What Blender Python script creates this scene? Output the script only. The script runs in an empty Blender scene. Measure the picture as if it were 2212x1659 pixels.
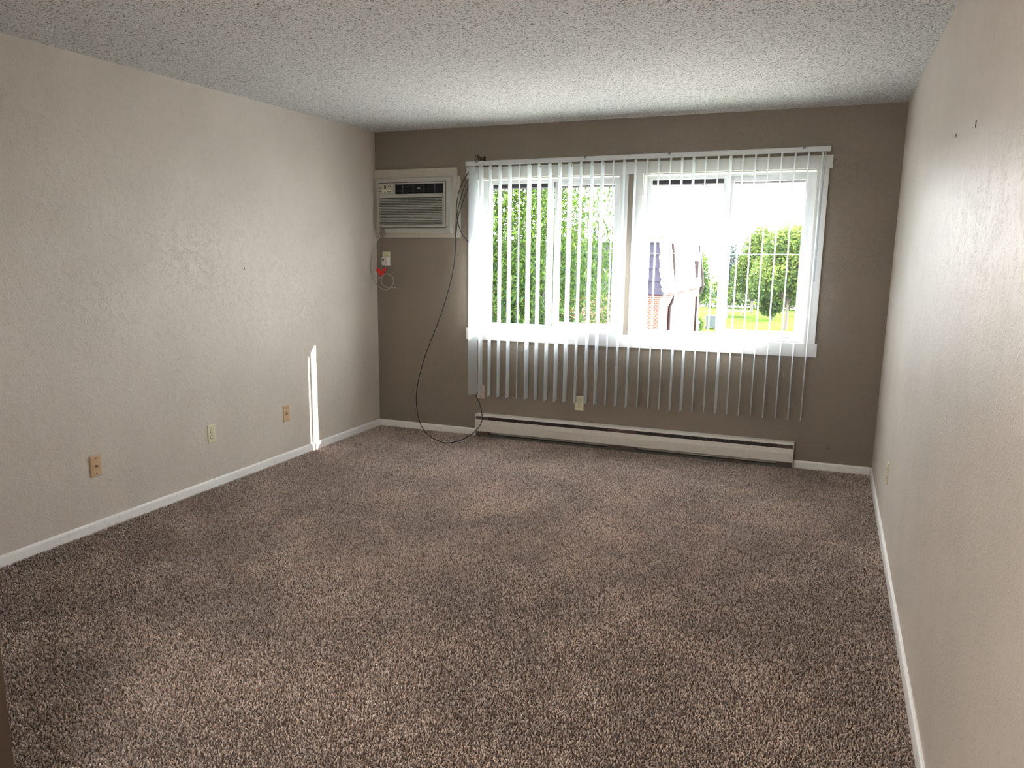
import bpy, bmesh, math, random
import numpy as np
from mathutils import Vector, Matrix
random.seed(7)
sc = bpy.context.scene
col = sc.collection

# ------------------------------------------------------------------ camera, sky, sun, fill lights, exposure
RW, RH = 3.899, 2.44            # room width and height
F, YAW, PIT, ROL = 1731.4, 0.39661, -0.19208, -0.00815
cam_data = bpy.data.cameras.new('camera')
cam_data.sensor_width = 36.0
cam_data.lens = F / 2212 * 36.0
cam_data.shift_x = 46.25 / 2212
cam_data.shift_y = 51.4 / 2212
cam_data.clip_start = 0.02
cam_data.clip_end = 500
cam = bpy.data.objects.new('camera', cam_data)
col.objects.link(cam)
Rm = Matrix.Rotation(YAW, 3, 'Z') @ Matrix.Rotation(PIT, 3, 'X') @ Matrix.Rotation(ROL, 3, 'Y')
rx, fy, uz = Rm.col[0], Rm.col[1], Rm.col[2]
mw = Matrix(((rx[0], uz[0], -fy[0], 3.53894), (rx[1], uz[1], -fy[1], -5.94805), (rx[2], uz[2], -fy[2], 1.48895), (0, 0, 0, 1)))
cam.matrix_world = mw
sc.camera = cam

world = bpy.data.worlds.new('sky')
sc.world = world
world.use_nodes = True
wn = world.node_tree
for n in list(wn.nodes): wn.nodes.remove(n)
wo = wn.nodes.new('ShaderNodeOutputWorld')
bg = wn.nodes.new('ShaderNodeBackground')
bg.inputs['Color'].default_value = (0.96, 0.965, 1.0, 1)
bg.inputs['Strength'].default_value = 7.5
wn.links.new(bg.outputs[0], wo.inputs[0])

SUN_AZ, SUN_EL = math.radians(45.5), math.radians(33.5)
sl = bpy.data.lights.new('sun', 'SUN')
sl.energy = 13.5
sl.angle = math.radians(0.6)
sl.color = (1.0, 0.95, 0.86)
so = bpy.data.objects.new('sun', sl)
so.rotation_euler = Vector((-math.sin(SUN_AZ) * math.cos(SUN_EL), -math.cos(SUN_AZ) * math.cos(SUN_EL), -math.sin(SUN_EL))).to_track_quat('-Z', 'Y').to_euler()
col.objects.link(so)

def area(name, loc, rot, sx, sy, power, color):
    l = bpy.data.lights.new(name, 'AREA'); l.shape = 'RECTANGLE'; l.size = sx; l.size_y = sy
    l.energy = power; l.color = color
    o = bpy.data.objects.new(name, l); o.location = loc; o.rotation_euler = rot; col.objects.link(o)
    return o
# added fill light at the unseen rear end, behind the camera
area('rear_fill', (1.95, -8.9, 1.35), (math.radians(90), 0, 0), 2.6, 2.0, 9, (1.0, 0.93, 0.84))
# added point light near the camera, fills left wall and ceiling
pl = bpy.data.lights.new('near_camera_fill', 'POINT'); pl.energy = 16; pl.color = (1.0, .93, .86); pl.shadow_soft_size = .16
plo = bpy.data.objects.new('near_camera_fill', pl); plo.location = (2.25, -5.45, 2.0); col.objects.link(plo)

vs = sc.view_settings
sc.display_settings.display_device = 'sRGB'
vs.view_transform = 'Standard'; vs.look = 'None'; vs.gamma = 1.0; vs.use_curve_mapping = False
vs.exposure = 2.17
sc.cycles.max_bounces = 10
sc.cycles.diffuse_bounces = 6
sc.cycles.transparent_max_bounces = 24
sc.cycles.sample_clamp_indirect = 12

# ------------------------------------------------------------------ materials
def new_mat(name, color=(.8, .8, .8), rough=.5, metal=0.0, spec=0.5, trans=0.0):
    m = bpy.data.materials.new(name); m.use_nodes = True
    b = m.node_tree.nodes['Principled BSDF']
    b.inputs['Base Color'].default_value = (*color, 1)
    b.inputs['Roughness'].default_value = rough
    b.inputs['Metallic'].default_value = metal
    b.inputs['Specular IOR Level'].default_value = spec
    return m
def N(m, t, **kw):
    n = m.node_tree.nodes.new(t)
    for k, v in kw.items(): setattr(n, k, v)
    return n
def L(m, a, b): m.node_tree.links.new(a, b)
def bsdf(m): return m.node_tree.nodes['Principled BSDF']
def coords(m):
    g = N(m, 'ShaderNodeNewGeometry'); return g.outputs['Position']
def noise(m, vec, scale, detail=2.0, rough=.5, dist=0.0):
    n = N(m, 'ShaderNodeTexNoise'); n.inputs['Scale'].default_value = scale
    n.inputs['Detail'].default_value = detail; n.inputs['Roughness'].default_value = rough
    n.inputs['Distortion'].default_value = dist
    L(m, vec, n.inputs['Vector']); return n.outputs['Fac']
def mrange(m, v, a, b, c=0.0, d=1.0, smooth=True):
    n = N(m, 'ShaderNodeMapRange'); n.interpolation_type = 'SMOOTHSTEP' if smooth else 'LINEAR'
    n.inputs['From Min'].default_value = a; n.inputs['From Max'].default_value = b
    n.inputs['To Min'].default_value = c; n.inputs['To Max'].default_value = d
    L(m, v, n.inputs['Value']); return n.outputs['Result']
def math_(m, op, a, b=None):
    n = N(m, 'ShaderNodeMath', operation=op)
    for i, v in enumerate((a, b)):
        if v is None: continue
        if isinstance(v, (int, float)): n.inputs[i].default_value = v
        else: L(m, v, n.inputs[i])
    return n.outputs[0]
def mixc(m, fac, c1, c2):
    n = N(m, 'ShaderNodeMix', data_type='RGBA')
    L(m, fac, n.inputs[0])
    for i, c in ((6, c1), (7, c2)):
        if isinstance(c, tuple): n.inputs[i].default_value = (*c, 1)
        else: L(m, c, n.inputs[i])
    return n.outputs[2]
def bump(m, h, strength, dist, normal=None):
    n = N(m, 'ShaderNodeBump'); n.inputs['Strength'].default_value = strength
    n.inputs['Distance'].default_value = dist; L(m, h, n.inputs['Height'])
    if normal is not None: L(m, normal, n.inputs['Normal'])
    return n.outputs['Normal']

def facing_refl(m, f0=.04, f90=.75):
    # Schlick reflection from the facing angle, the same on both sides of a pane
    lw = N(m, 'ShaderNodeLayerWeight'); lw.inputs['Blend'].default_value = .5
    return math_(m, 'ADD', math_(m, 'MULTIPLY', math_(m, 'POWER', lw.outputs['Facing'], 5.0), f90), f0)
def wall_paint(name, color, rough, spec, relief):
    m = new_mat(name, color, rough, spec=spec)
    p = coords(m)
    # troweled drywall: thin curling ridges that come and go over soft lumps
    n1 = noise(m, p, 46, 2.0, .5, 1.4)
    blob = mrange(m, n1, .53, .60)
    ridge = mrange(m, math_(m, 'ABSOLUTE', math_(m, 'SUBTRACT', n1, .5)), 0.0, .07, 1.0, 0.0)
    mask = mrange(m, noise(m, p, 24, 1.5), .46, .60)
    h = math_(m, 'ADD', math_(m, 'MULTIPLY', math_(m, 'MULTIPLY', blob, mrange(m, noise(m, p, 17, 2.0), .42, .60, .15, 1.0)), .45), math_(m, 'MULTIPLY', math_(m, 'MULTIPLY', ridge, mask), .7))
    n2 = noise(m, p, 120, 2.0, .6, .6)
    h = math_(m, 'ADD', h, math_(m, 'MULTIPLY', mrange(m, n2, .35, .7), .16))
    h = math_(m, 'ADD', h, math_(m, 'MULTIPLY', noise(m, p, 9, 1.0), .8))
    nrm = bump(m, h, relief, .0018)
    L(m, nrm, bsdf(m).inputs['Normal'])
    v = mrange(m, noise(m, p, 2.3, 3.0), .3, .7)
    c = mixc(m, v, tuple(x * .965 for x in color), tuple(min(1, x * 1.03) for x in color))
    L(m, c, bsdf(m).inputs['Base Color'])
    return m
M = {}
M['wall'] = wall_paint('greige_wall_paint', (.62, .555, .485), .48, .45, .85)
M['wall_back'] = wall_paint('back_wall_darkened_paint', (.25, .208, .165), .5, .4, .75)  # base colour lowered to bring the back wall's tone down

m = new_mat('popcorn_ceiling', (.74, .73, .70), .9, spec=.2); M['ceiling'] = m
p = coords(m)
n1 = noise(m, p, 120, 2.5, .6, 1.0)
n2 = noise(m, p, 260, 1.0)
h = math_(m, 'ADD', mrange(m, n1, .38, .52), math_(m, 'MULTIPLY', n2, .3))
L(m, bump(m, h, .8, .006), bsdf(m).inputs['Normal'])
crev = mrange(m, n1, .40, .455)  # shade in the pits of the relief painted dark
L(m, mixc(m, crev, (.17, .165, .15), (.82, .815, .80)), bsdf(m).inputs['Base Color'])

m = new_mat('trim_white_paint', (.62, .61, .585), .42); M['trim'] = m
p = coords(m); L(m, bump(m, noise(m, p, 60, 2), .25, .0008), bsdf(m).inputs['Normal'])
m = new_mat('vinyl_white', (.84, .85, .86), .35); M['vinyl'] = m
p = coords(m); L(m, mixc(m, mrange(m, noise(m, p, 14, 2), .3, .7), (.50, .51, .52), (.55, .56, .57)), bsdf(m).inputs['Base Color'])
m = new_mat('baseboard_paint', (.80, .79, .76), .4); M['base'] = m
p = coords(m); L(m, bump(m, noise(m, p, 35, 3), .35, .0015), bsdf(m).inputs['Normal'])
L(m, mixc(m, mrange(m, noise(m, p, 22, 4), .58, .75), (.88, .87, .85), (.80, .78, .75)), bsdf(m).inputs['Base Color'])

# carpet yarn
m = new_mat('carpet_yarn', (.3, .25, .2), .85, spec=.15); M['carpet'] = m
at = N(m, 'ShaderNodeAttribute'); at.attribute_name = 'tone'
p = coords(m)
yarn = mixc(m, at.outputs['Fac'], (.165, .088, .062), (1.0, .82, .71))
big = mrange(m, noise(m, p, 2.2, 4.0, .55, .4), .33, .70, .80, 1.18)  # pile shading and wear put into the colour as broad noise
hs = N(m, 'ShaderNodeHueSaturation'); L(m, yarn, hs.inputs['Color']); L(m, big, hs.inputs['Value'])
L(m, hs.outputs[0], bsdf(m).inputs['Base Color'])
bsdf(m).inputs['Sheen Weight'].default_value = .6
bsdf(m).inputs['Sheen Roughness'].default_value = .35
m = new_mat('carpet_backing', (.10, .075, .06), .95, spec=.1); M['backing'] = m
p = coords(m); L(m, mixc(m, noise(m, p, 160, 2), (.06, .045, .036), (.2, .155, .13)), bsdf(m).inputs['Base Color'])

# translucent blind vanes
m = bpy.data.materials.new('vane_vinyl'); m.use_nodes = True; M['vane'] = m
nt = m.node_tree; nt.nodes.remove(nt.nodes['Principled BSDF'])
out = nt.nodes['Material Output']
d = N(m, 'ShaderNodeBsdfDiffuse'); d.inputs['Color'].default_value = (.76, .79, .81, 1)
t = N(m, 'ShaderNodeBsdfTranslucent'); t.inputs['Color'].default_value = (.74, .79, .84, 1)
gl = N(m, 'ShaderNodeBsdfGlossy'); gl.inputs['Roughness'].default_value = .5
mx = N(m, 'ShaderNodeMixShader'); mx.inputs[0].default_value = .66
L(m, d.outputs[0], mx.inputs[1]); L(m, t.outputs[0], mx.inputs[2])
mx2 = N(m, 'ShaderNodeMixShader'); L(m, facing_refl(m, .02, .25), mx2.inputs[0])
L(m, mx.outputs[0], mx2.inputs[1]); L(m, gl.outputs[0], mx2.inputs[2]); L(m, mx2.outputs[0], out.inputs['Surface'])

# window glass: clear pane that reflects by Fresnel
m = bpy.data.materials.new('window_glass'); m.use_nodes = True; M['glass'] = m
nt = m.node_tree; nt.nodes.remove(nt.nodes['Principled BSDF'])
out = nt.nodes['Material Output']
tr = N(m, 'ShaderNodeBsdfTransparent'); tr.inputs['Color'].default_value = (.96, .965, .96, 1)
gl = N(m, 'ShaderNodeBsdfGlossy'); gl.inputs['Roughness'].default_value = .02
mx = N(m, 'ShaderNodeMixShader'); L(m, facing_refl(m, .010, .5), mx.inputs[0]); L(m, tr.outputs[0], mx.inputs[1]); L(m, gl.outputs[0], mx.inputs[2])
L(m, mx.outputs[0], out.inputs['Surface'])

def speck(name, color, rough=.5, metal=0.0, amount=.08, scale=40, spec=.5):
    m = new_mat(name, color, rough, metal, spec)
    p = coords(m)
    L(m, mixc(m, noise(m, p, scale, 2), tuple(c * (1 - amount) for c in color), tuple(min(1, c * (1 + amount)) for c in color)), bsdf(m).inputs['Base Color'])
    return m
M['rail'] = speck('headrail_white', (.62, .64, .65), .35)
M['ac_white'] = speck('appliance_off_white', (.46, .455, .42), .45)
M['ac_panel'] = speck('control_panel_cream', (.50, .50, .42), .4)
M['ac_board'] = speck('mounting_board_paint', (.50, .465, .40), .55)
M['dark'] = speck('black_recess', (.012, .012, .013), .7)
M['grille_dark'] = speck('dark_grille', (.035, .036, .04), .5)
M['grey_knob'] = speck('grey_button', (.10, .10, .085), .5)
M['cable'] = speck('black_coax_jacket', (.012, .012, .013), .38)
M['cord'] = speck('grey_white_cord', (.42, .40, .37), .5)
M['plug'] = speck('white_plug_plastic', (.72, .70, .69), .4)
M['red'] = speck('red_warning_tag', (.75, .035, .025), .5)
M['putty'] = speck('grey_putty', (.27, .245, .22), .9, amount=.3, scale=120)
M['ivory'] = speck('ivory_plate', (.70, .66, .46), .38)
M['ivory_w'] = speck('ivory_receptacle', (.70, .66, .47), .38)
M['tan'] = speck('tan_plate', (.60, .40, .235), .4)
M['pinktan'] = speck('pale_tan_plate', (.62, .50, .42), .45)
M['brass'] = speck('brass_jack', (.45, .33, .18), .35, .8)
M['screw'] = speck('dark_screw', (.06, .035, .025), .5, .3)
M['bronze'] = speck('bronze_bracket', (.035, .018, .014), .45, .5)
M['steel'] = speck('dull_steel', (.22, .22, .21), .45, .7)
M['heater'] = speck('heater_enamel', (.66, .63, .575), .42)
M['heater_cap'] = speck('heater_cap_enamel', (.74, .72, .68), .38)
M['heater_dark'] = speck('heater_fins', (.03, .024, .022), .6)
M['heater_brown'] = speck('heater_end_bracket', (.13, .085, .07), .6)
M['heater_under'] = speck('heater_bottom_plate', (.10, .095, .08), .6)

# ------------------------------------------------------------------ helpers
class MB:
    def __init__(s): s.bm = bmesh.new()
    def box(s, x0, x1, y0, y1, z0, z1, bev=0.0):
        vs_ = [s.bm.verts.new((x, y, z)) for x in (x0, x1) for y in (y0, y1) for z in (z0, z1)]
        q = [(0, 1, 3, 2), (4, 6, 7, 5), (0, 4, 5, 1), (2, 3, 7, 6), (0, 2, 6, 4), (1, 5, 7, 3)]
        fs = [s.bm.faces.new([vs_[i] for i in f]) for f in q]
        if bev > 0:
            es = list({e for f in fs for e in f.edges})
            bmesh.ops.bevel(s.bm, geom=es, offset=bev, segments=2, affect='EDGES', profile=.5)
        return s
    def prism(s, prof, a0, a1, axis='X'):
        """profile points (two coords) extruded along an axis"""
        def P(u, v, w):
            return {'X': (w, u, v), 'Y': (u, w, v), 'Z': (u, v, w)}[axis]
        A = [s.bm.verts.new(P(u, v, a0)) for u, v in prof]
        B = [s.bm.verts.new(P(u, v, a1)) for u, v in prof]
        n = len(prof)
        for i in range(n): s.bm.faces.new((A[i], A[(i + 1) % n], B[(i + 1) % n], B[i]))
        s.bm.faces.new(A[::-1]); s.bm.faces.new(B)
        return s
    def cyl(s, c, r, h, axis='Y', n=16, r2=None):
        """cylinder starting at c going +h along axis"""
        r2 = r if r2 is None else r2
        def P(a, rr, w):
            u, v = rr * math.cos(a), rr * math.sin(a)
            return {'X': (c[0] + w, c[1] + u, c[2] + v), 'Y': (c[0] + u, c[1] + w, c[2] + v), 'Z': (c[0] + u, c[1] + v, c[2] + w)}[axis]
        A = [s.bm.verts.new(P(2 * math.pi * i / n, r, 0)) for i in range(n)]
        B = [s.bm.verts.new(P(2 * math.pi * i / n, r2, h)) for i in range(n)]
        for i in range(n):
            f = s.bm.faces.new((A[i], A[(i + 1) % n], B[(i + 1) % n], B[i])); f.smooth = n > 8
        s.bm.faces.new(A[::-1]); s.bm.faces.new(B)
        return s
    def tube(s, pts, r, n=8, sub=6, taper=None):
        P = [Vector(p) for p in pts]
        if sub > 1 and len(P) > 2:                       # Catmull-Rom
            Q = []
            for i in range(len(P) - 1):
                p0, p1, p2, p3 = P[max(i - 1, 0)], P[i], P[i + 1], P[min(i + 2, len(P) - 1)]
                for k in range(sub):
                    t = k / sub
                    Q.append(.5 * ((2 * p1) + (-p0 + p2) * t + (2 * p0 - 5 * p1 + 4 * p2 - p3) * t * t + (-p0 + 3 * p1 - 3 * p2 + p3) * t ** 3))
            Q.append(P[-1]); P = Q
        up = Vector((0, 0, 1)); rings = []
        for i, q in enumerate(P):
            d = (P[min(i + 1, len(P) - 1)] - P[max(i - 1, 0)]).normalized()
            if i == 0:
                a = d.cross(up if abs(d.z) < .95 else Vector((1, 0, 0))).normalized()
            else:
                a = (a - d * a.dot(d)).normalized()
            b = d.cross(a)
            rr = r if taper is None else r + (taper - r) * i / (len(P) - 1)
            rings.append([s.bm.verts.new(q + rr * (math.cos(2 * math.pi * k / n) * a + math.sin(2 * math.pi * k / n) * b)) for k in range(n)])
        for A, B in zip(rings, rings[1:]):
            for k in range(n):
                f = s.bm.faces.new((A[k], A[(k + 1) % n], B[(k + 1) % n], B[k])); f.smooth = True
        s.bm.faces.new(rings[0][::-1]); s.bm.faces.new(rings[-1])
        return s
    def build(s, name, mat, parent=None, kind=None, label=None):
        bmesh.ops.recalc_face_normals(s.bm, faces=s.bm.faces[:])
        me = bpy.data.meshes.new(name); s.bm.to_mesh(me); s.bm.free()
        me.materials.append(mat)
        o = bpy.data.objects.new(name, me); col.objects.link(o)
        if parent is not None: o.parent = parent
        if kind: o['kind'] = kind
        if label: o['label'] = label
        return o
def empty(name, loc=(0, 0, 0), rz=0.0, label=None, cat=None, group=None, kind=None):
    o = bpy.data.objects.new(name, None); col.objects.link(o)
    o.empty_display_size = .05
    o.location = loc; o.rotation_euler = (0, 0, rz)
    tag(o, label, cat, group, kind)
    return o
def tag(o, label=None, cat=None, group=None, kind=None):
    if label: o['label'] = label
    if cat: o['category'] = cat
    if group: o['group'] = group
    if kind: o['kind'] = kind
    return o
def struct(name, mb, mat, parent=None):
    return mb.build(name, mat, parent, kind='structure')
def box(*a, **k): return MB().box(*a, **k)

# ------------------------------------------------------------------ room shell
REAR = -9.0
W1 = (.922, 2.061); W2 = (2.232, 3.395); WZ = (.886, 2.047); WT = .20   # window openings, wall thickness
wb = MB()
wb.box(-.2, W1[0], 0, WT, -.2, 2.6); wb.box(W1[1], W2[0], 0, WT, -.2, 2.6); wb.box(W2[1], RW + .2, 0, WT, -.2, 2.6)
for w in (W1, W2):
    wb.box(w[0], w[1], 0, WT, -.2, WZ[0]); wb.box(w[0], w[1], 0, WT, WZ[1], 2.6)
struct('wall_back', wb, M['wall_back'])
struct('wall_left', box(-.2, 0, REAR, 0, -.2, 2.6), M['wall'])
struct('wall_right', box(RW, RW + .2, REAR, 0, -.2, 2.6), M['wall'])
struct('wall_rear', box(-.2, RW + .2, REAR - .15, REAR, -.2, 2.6), M['wall'])
struct('wall_front', box(0, 1.80, -4.91, -4.794, -.02, RH), M['wall'])      # stub wall whose end shows at the picture's lower left
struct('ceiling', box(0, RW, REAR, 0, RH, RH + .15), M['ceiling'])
struct('floor', box(0, RW, REAR, 0, -.15, -.010), M['backing'])

# wall inside faces round the windows (drywall returns painted white)
for i, w in enumerate((W1, W2)):
    j = MB(); t_ = .006
    j.box(w[0], w[0] + t_, .0, .10, WZ[0] + .012, WZ[1] - t_); j.box(w[1] - t_, w[1], 0, .10, WZ[0] + .012, WZ[1] - t_)
    j.box(w[0], w[1], 0, .10, WZ[1] - t_, WZ[1]); j.box(w[0], w[1], 0, .10, WZ[0], WZ[0] + .012)
    struct('trim_%d' % (i + 1), j, M['trim'])
M['stub_dark'] = speck('stub_end_dark_brown', (.085, .055, .036), .5, amount=.2, scale=25)
struct('trim_21', box(1.80, 1.812, -4.915, -4.789, -.02, RH), M['stub_dark'])   # board added to keep the stub end dark under the fill
# flat board casing
struct('trim_3', box(.835, 3.486, -.021, 0, 2.050, 2.134, bev=.0015), M['trim'])        # head board
struct('trim_4', box(.835, 3.484, -.021, 0, .792, .885, bev=.0015), M['trim'])          # bottom apron
for k, (a, b) in enumerate(((.853, .922), (2.061, 2.122), (2.170, 2.232), (3.397, 3.468))):
    struct('trim_%d' % (5 + k), box(a, b, -.017, 0, .885, 2.050, bev=.0015), M['trim'])

def make_window(n, w, s0, s1, f0, f1):
    """horizontal slider: left sash in front, right light fixed and set back"""
    root = empty('window_%d' % n, (w[0], .1, WZ[0]), kind='structure')
    def bl(name, mb, mat, par=None):
        o = mb.build(name, mat, par or root, kind='structure')
        if par is None: o.matrix_parent_inverse = Matrix.Translation((-w[0], -.1, -WZ[0]))
        return o
    x0, x1, z0, z1 = w[0] + .006, w[1] - .006, WZ[0] + .012, WZ[1] - .006
    fr_ = MB()
    yf = .10
    fw = s0 - x0 - .030                                  # outer frame width on the left
    fwr = .028
    fr_.box(x0, x0 + fw, yf, .19, z0, z1); fr_.box(x1 - fwr, x1, yf, .19, z0, z1)
    fr_.box(x0 + fw, x1 - fwr, yf, .19, z1 - .014, z1); fr_.box(x0 + fw, x1 - fwr, yf, .19, z0, z0 + .010)
    bl('frame', fr_, M['vinyl'])
    # sliding sash (front track)
    sa = MB(); a, b = s0 - .030, s1 + .042; zt, zb = z1 - .0145, z0 + .0105; y0, y1 = .108, .136
    sa.box(a, s0, y0, y1, zb, zt, bev=.002); sa.box(s1, b, y0, y1, zb, zt, bev=.002)
    sa.box(s0 - .001, s1 + .001, y0 + .002, y1, zt - .012, zt); sa.box(s0 - .001, s1 + .001, y0 + .002, y1, zb, zb + .012)
    sash = bl('sash', sa, M['vinyl'])
    box(s0, s1, .121, .125, zb + .012, zt - .012).build('glass_pane', M['glass'], sash, kind='structure').matrix_parent_inverse = Matrix()
    box(s1 + .012, s1 + .030, .100, .108, 1.42, 1.54, bev=.003).build('sash_latch', M['vinyl'], sash, kind='structure')
    # fixed light (rear track), broader stops
    fx = MB(); y0, y1 = .139, .168; a, b = f0 - .030, x1 - fwr
    fx.box(a, f0, y0, y1, zb, zt); fx.box(f1, b, .118, y1, zb, zt, bev=.002)
    fx.box(f0, f1, .124, y1, 1.992, zt, bev=.0015); fx.box(f0, f1, .124, y1, zb, .946, bev=.0015)
    fixed = bl('fixed_sash', fx, M['vinyl'])
    box(f0, f1, .150, .154, .946, 1.992).build('glass_pane', M['glass'], fixed, kind='structure')
    return root
make_window(1, W1, .999, 1.469, 1.546, 1.991)
make_window(2, W2, 2.269, 2.781, 2.846, 3.320)

# baseboards: small rounded profile
BBH = .052
prof = [(0, -.012), (0, BBH), (-.006, BBH), (-.010, BBH - .004), (-.012, BBH - .012), (-.012, -.012)]
struct('baseboard_back_left', MB().prism(prof, .012, .936), M['base'])
struct('baseboard_back_right', MB().prism(prof, 3.392, RW - .012), M['base'])
struct('baseboard_left', MB().prism([(-y, z) for y, z in prof], -4.785, -.0, 'Y'), M['base'])
struct('baseboard_right', MB().prism([(RW + y, z) for y, z in prof], -8.9, -.0, 'Y'), M['base'])

# ------------------------------------------------------------------ carpet pile (stuff): one tile of tufts laid out by geometry nodes
def make_carpet():
    rng = np.random.default_rng(3)
    T, sp = .65, .0068
    n = int(T / sp)
    g = (np.arange(n) + .5) / n * T - T / 2
    X, Y = np.meshgrid(g, g); X = X.ravel() + rng.uniform(-.35, .35, n * n) * sp; Y = Y.ravel() + rng.uniform(-.35, .35, n * n) * sp
    K = len(X)
    az = rng.uniform(0, 2 * np.pi, K); lean = rng.uniform(.0, .0075, K); hh = rng.uniform(.0085, .0145, K)
    rot = rng.uniform(0, 2 * np.pi, K); wd = rng.uniform(.0021, .0033, K)
    vs_ = np.zeros((K, 8, 3)); cx, cy = np.cos(az), np.sin(az)
    # four ribs: base triangle, fat middle triangle, two-point tip
    for k in range(3):
        a = rot + k * 2 * np.pi / 3
        vs_[:, k] = np.stack([X + wd * .8 * np.cos(a), Y + wd * .8 * np.sin(a), np.full(K, -.0115)], 1)
        a2 = a + .9
        vs_[:, 3 + k] = np.stack([X + cx * lean * .45 + wd * 1.15 * np.cos(a2), Y + cy * lean * .45 + wd * 1.15 * np.sin(a2), -.0115 + hh * .6], 1)
    for k in range(2):
        sgn = 1 if k == 0 else -1
        vs_[:, 6 + k] = np.stack([X + cx * lean * 1.2 - sgn * cy * wd * .55, Y + cy * lean * 1.2 + sgn * cx * wd * .55, -.0115 + hh * (1.0 - .08 * k)], 1)
    tri = np.array([(0, 1, 4), (0, 4, 3), (1, 2, 5), (1, 5, 4), (2, 0, 3), (2, 3, 5), (3, 4, 6), (4, 5, 7), (4, 7, 6), (5, 3, 6), (5, 6, 7)])
    faces = (tri[None] + (np.arange(K) * 8)[:, None, None]).reshape(-1, 3)
    V = vs_.reshape(-1, 3)
    me = bpy.data.meshes.new('carpet_pile')
    me.vertices.add(len(V)); me.vertices.foreach_set('co', V.ravel())
    me.loops.add(faces.size); me.loops.foreach_set('vertex_index', faces.ravel())
    me.polygons.add(len(faces)); me.polygons.foreach_set('loop_start', np.arange(0, faces.size, 3)); me.polygons.foreach_set('loop_total', np.full(len(faces), 3))
    me.update()
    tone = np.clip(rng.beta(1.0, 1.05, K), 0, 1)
    tv = np.repeat(tone[:, None], 8, 1); tv[:, :3] *= .4; tv[:, 3:6] *= .85; tv[:, 6:] = np.clip(tv[:, 6:] * 1.12, 0, 1)  # shade at the tuft roots painted darker, tips painted lighter
    a = me.attributes.new('tone', 'FLOAT', 'POINT'); a.data.foreach_set('value', tv.ravel())
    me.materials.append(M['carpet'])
    o = bpy.data.objects.new('carpet', me); col.objects.link(o)
    tag(o, 'speckled brown and beige cut pile carpet covering the whole floor', 'carpet', kind='stuff')
    ng = bpy.data.node_groups.new('lay_tiles', 'GeometryNodeTree')
    ng.interface.new_socket('Geometry', in_out='INPUT', socket_type='NodeSocketGeometry')
    ng.interface.new_socket('Geometry', in_out='OUTPUT', socket_type='NodeSocketGeometry')
    gi = ng.nodes.new('NodeGroupInput'); go = ng.nodes.new('NodeGroupOutput')
    grid = ng.nodes.new('GeometryNodeMeshGrid')
    grid.inputs['Size X'].default_value = 5 * T; grid.inputs['Size Y'].default_value = 7 * T
    grid.inputs['Vertices X'].default_value = 6; grid.inputs['Vertices Y'].default_value = 8
    tr_ = ng.nodes.new('GeometryNodeTransform'); tr_.inputs['Translation'].default_value = (3 * T, -4 * T, 0)
    ng.links.new(grid.outputs['Mesh'], tr_.inputs['Geometry'])
    ip = ng.nodes.new('GeometryNodeInstanceOnPoints')
    ng.links.new(tr_.outputs['Geometry'], ip.inputs['Points']); ng.links.new(gi.outputs[0], ip.inputs['Instance'])
    rv = ng.nodes.new('FunctionNodeRandomValue'); rv.data_type = 'INT'
    [s for s in rv.inputs if s.enabled and s.name == 'Min'][0].default_value = 0
    [s for s in rv.inputs if s.enabled and s.name == 'Max'][0].default_value = 3
    mul = ng.nodes.new('ShaderNodeMath'); mul.operation = 'MULTIPLY'; mul.inputs[1].default_value = math.pi / 2
    ng.links.new([s for s in rv.outputs if s.enabled][0], mul.inputs[0])
    cb = ng.nodes.new('ShaderNodeCombineXYZ'); ng.links.new(mul.outputs[0], cb.inputs['Z'])
    ng.links.new(cb.outputs[0], ip.inputs['Rotation'])
    ng.links.new(ip.outputs['Instances'], go.inputs[0])
    md = o.modifiers.new('lay', 'NODES'); md.node_group = ng
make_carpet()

# ------------------------------------------------------------------ vertical blind
blind = empty('vertical_blind', (2.165, -.02, 2.15), label='white vertical blind with open hanging vanes in front of the double window', cat='vertical blind')
def cb(o, root):                                          # child built in world coordinates
    o.matrix_parent_inverse = root.matrix_basis.inverted() if False else Matrix.Translation(-Vector(root.location))
    return o
RX0, RX1 = .865, 3.467
def railz(x): return 2.1395 + .0045 * (x - RX0)
prof = [(-.063, 0), (-.063, .026), (-.067, .031), (-.101, .031), (-.105, .027), (-.105, .0), (-.098, -.001), (-.098, .004), (-.070, .004), (-.070, -.001)]
mb = MB()
A = [mb.bm.verts.new((RX0, y, railz(RX0) + z)) for y, z in prof]; B = [mb.bm.verts.new((RX1, y, railz(RX1) + z)) for y, z in prof]
for i in range(len(prof)): mb.bm.faces.new((A[i], A[(i + 1) % len(prof)], B[(i + 1) % len(prof)], B[i]))
mb.bm.faces.new(A[::-1]); mb.bm.faces.new(B)
cb(mb.build('headrail', M['rail'], blind), blind)
for x in (.961, 1.819, 2.426, 3.305):
    z = railz(x)
    mb = MB().box(x - .012, x + .012, -.108, 0, z + .0315, z + .0335).box(x - .009, x + .009, -.1085, -.1055, z + .018, z + .0335, bev=.0008)
    cb(mb.build('mounting_clip', M['steel'], blind), blind)
VX = [.922, .990, 1.068, 1.148, 1.228, 1.304, 1.384, 1.465, 1.547, 1.626, 1.705, 1.787, 1.870, 1.947, 2.026, 2.106, 2.187, 2.270, 2.352, 2.434, 2.515, 2.595, 2.675, 2.758, 2.841, 2.920, 3.001, 3.083, 3.167, 3.251, 3.334, 3.417]
VA = [29, 0, -6, -6, -3, -17, 1, -1, 0, 2, 4, -3, 2, 3, -8, -2, -2, -7, -5, -6, 1, 3, -3, -3, 6, -1, -1, 0, 1, 2, 3, 2]
VY, HW = -.085, .0445
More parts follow.
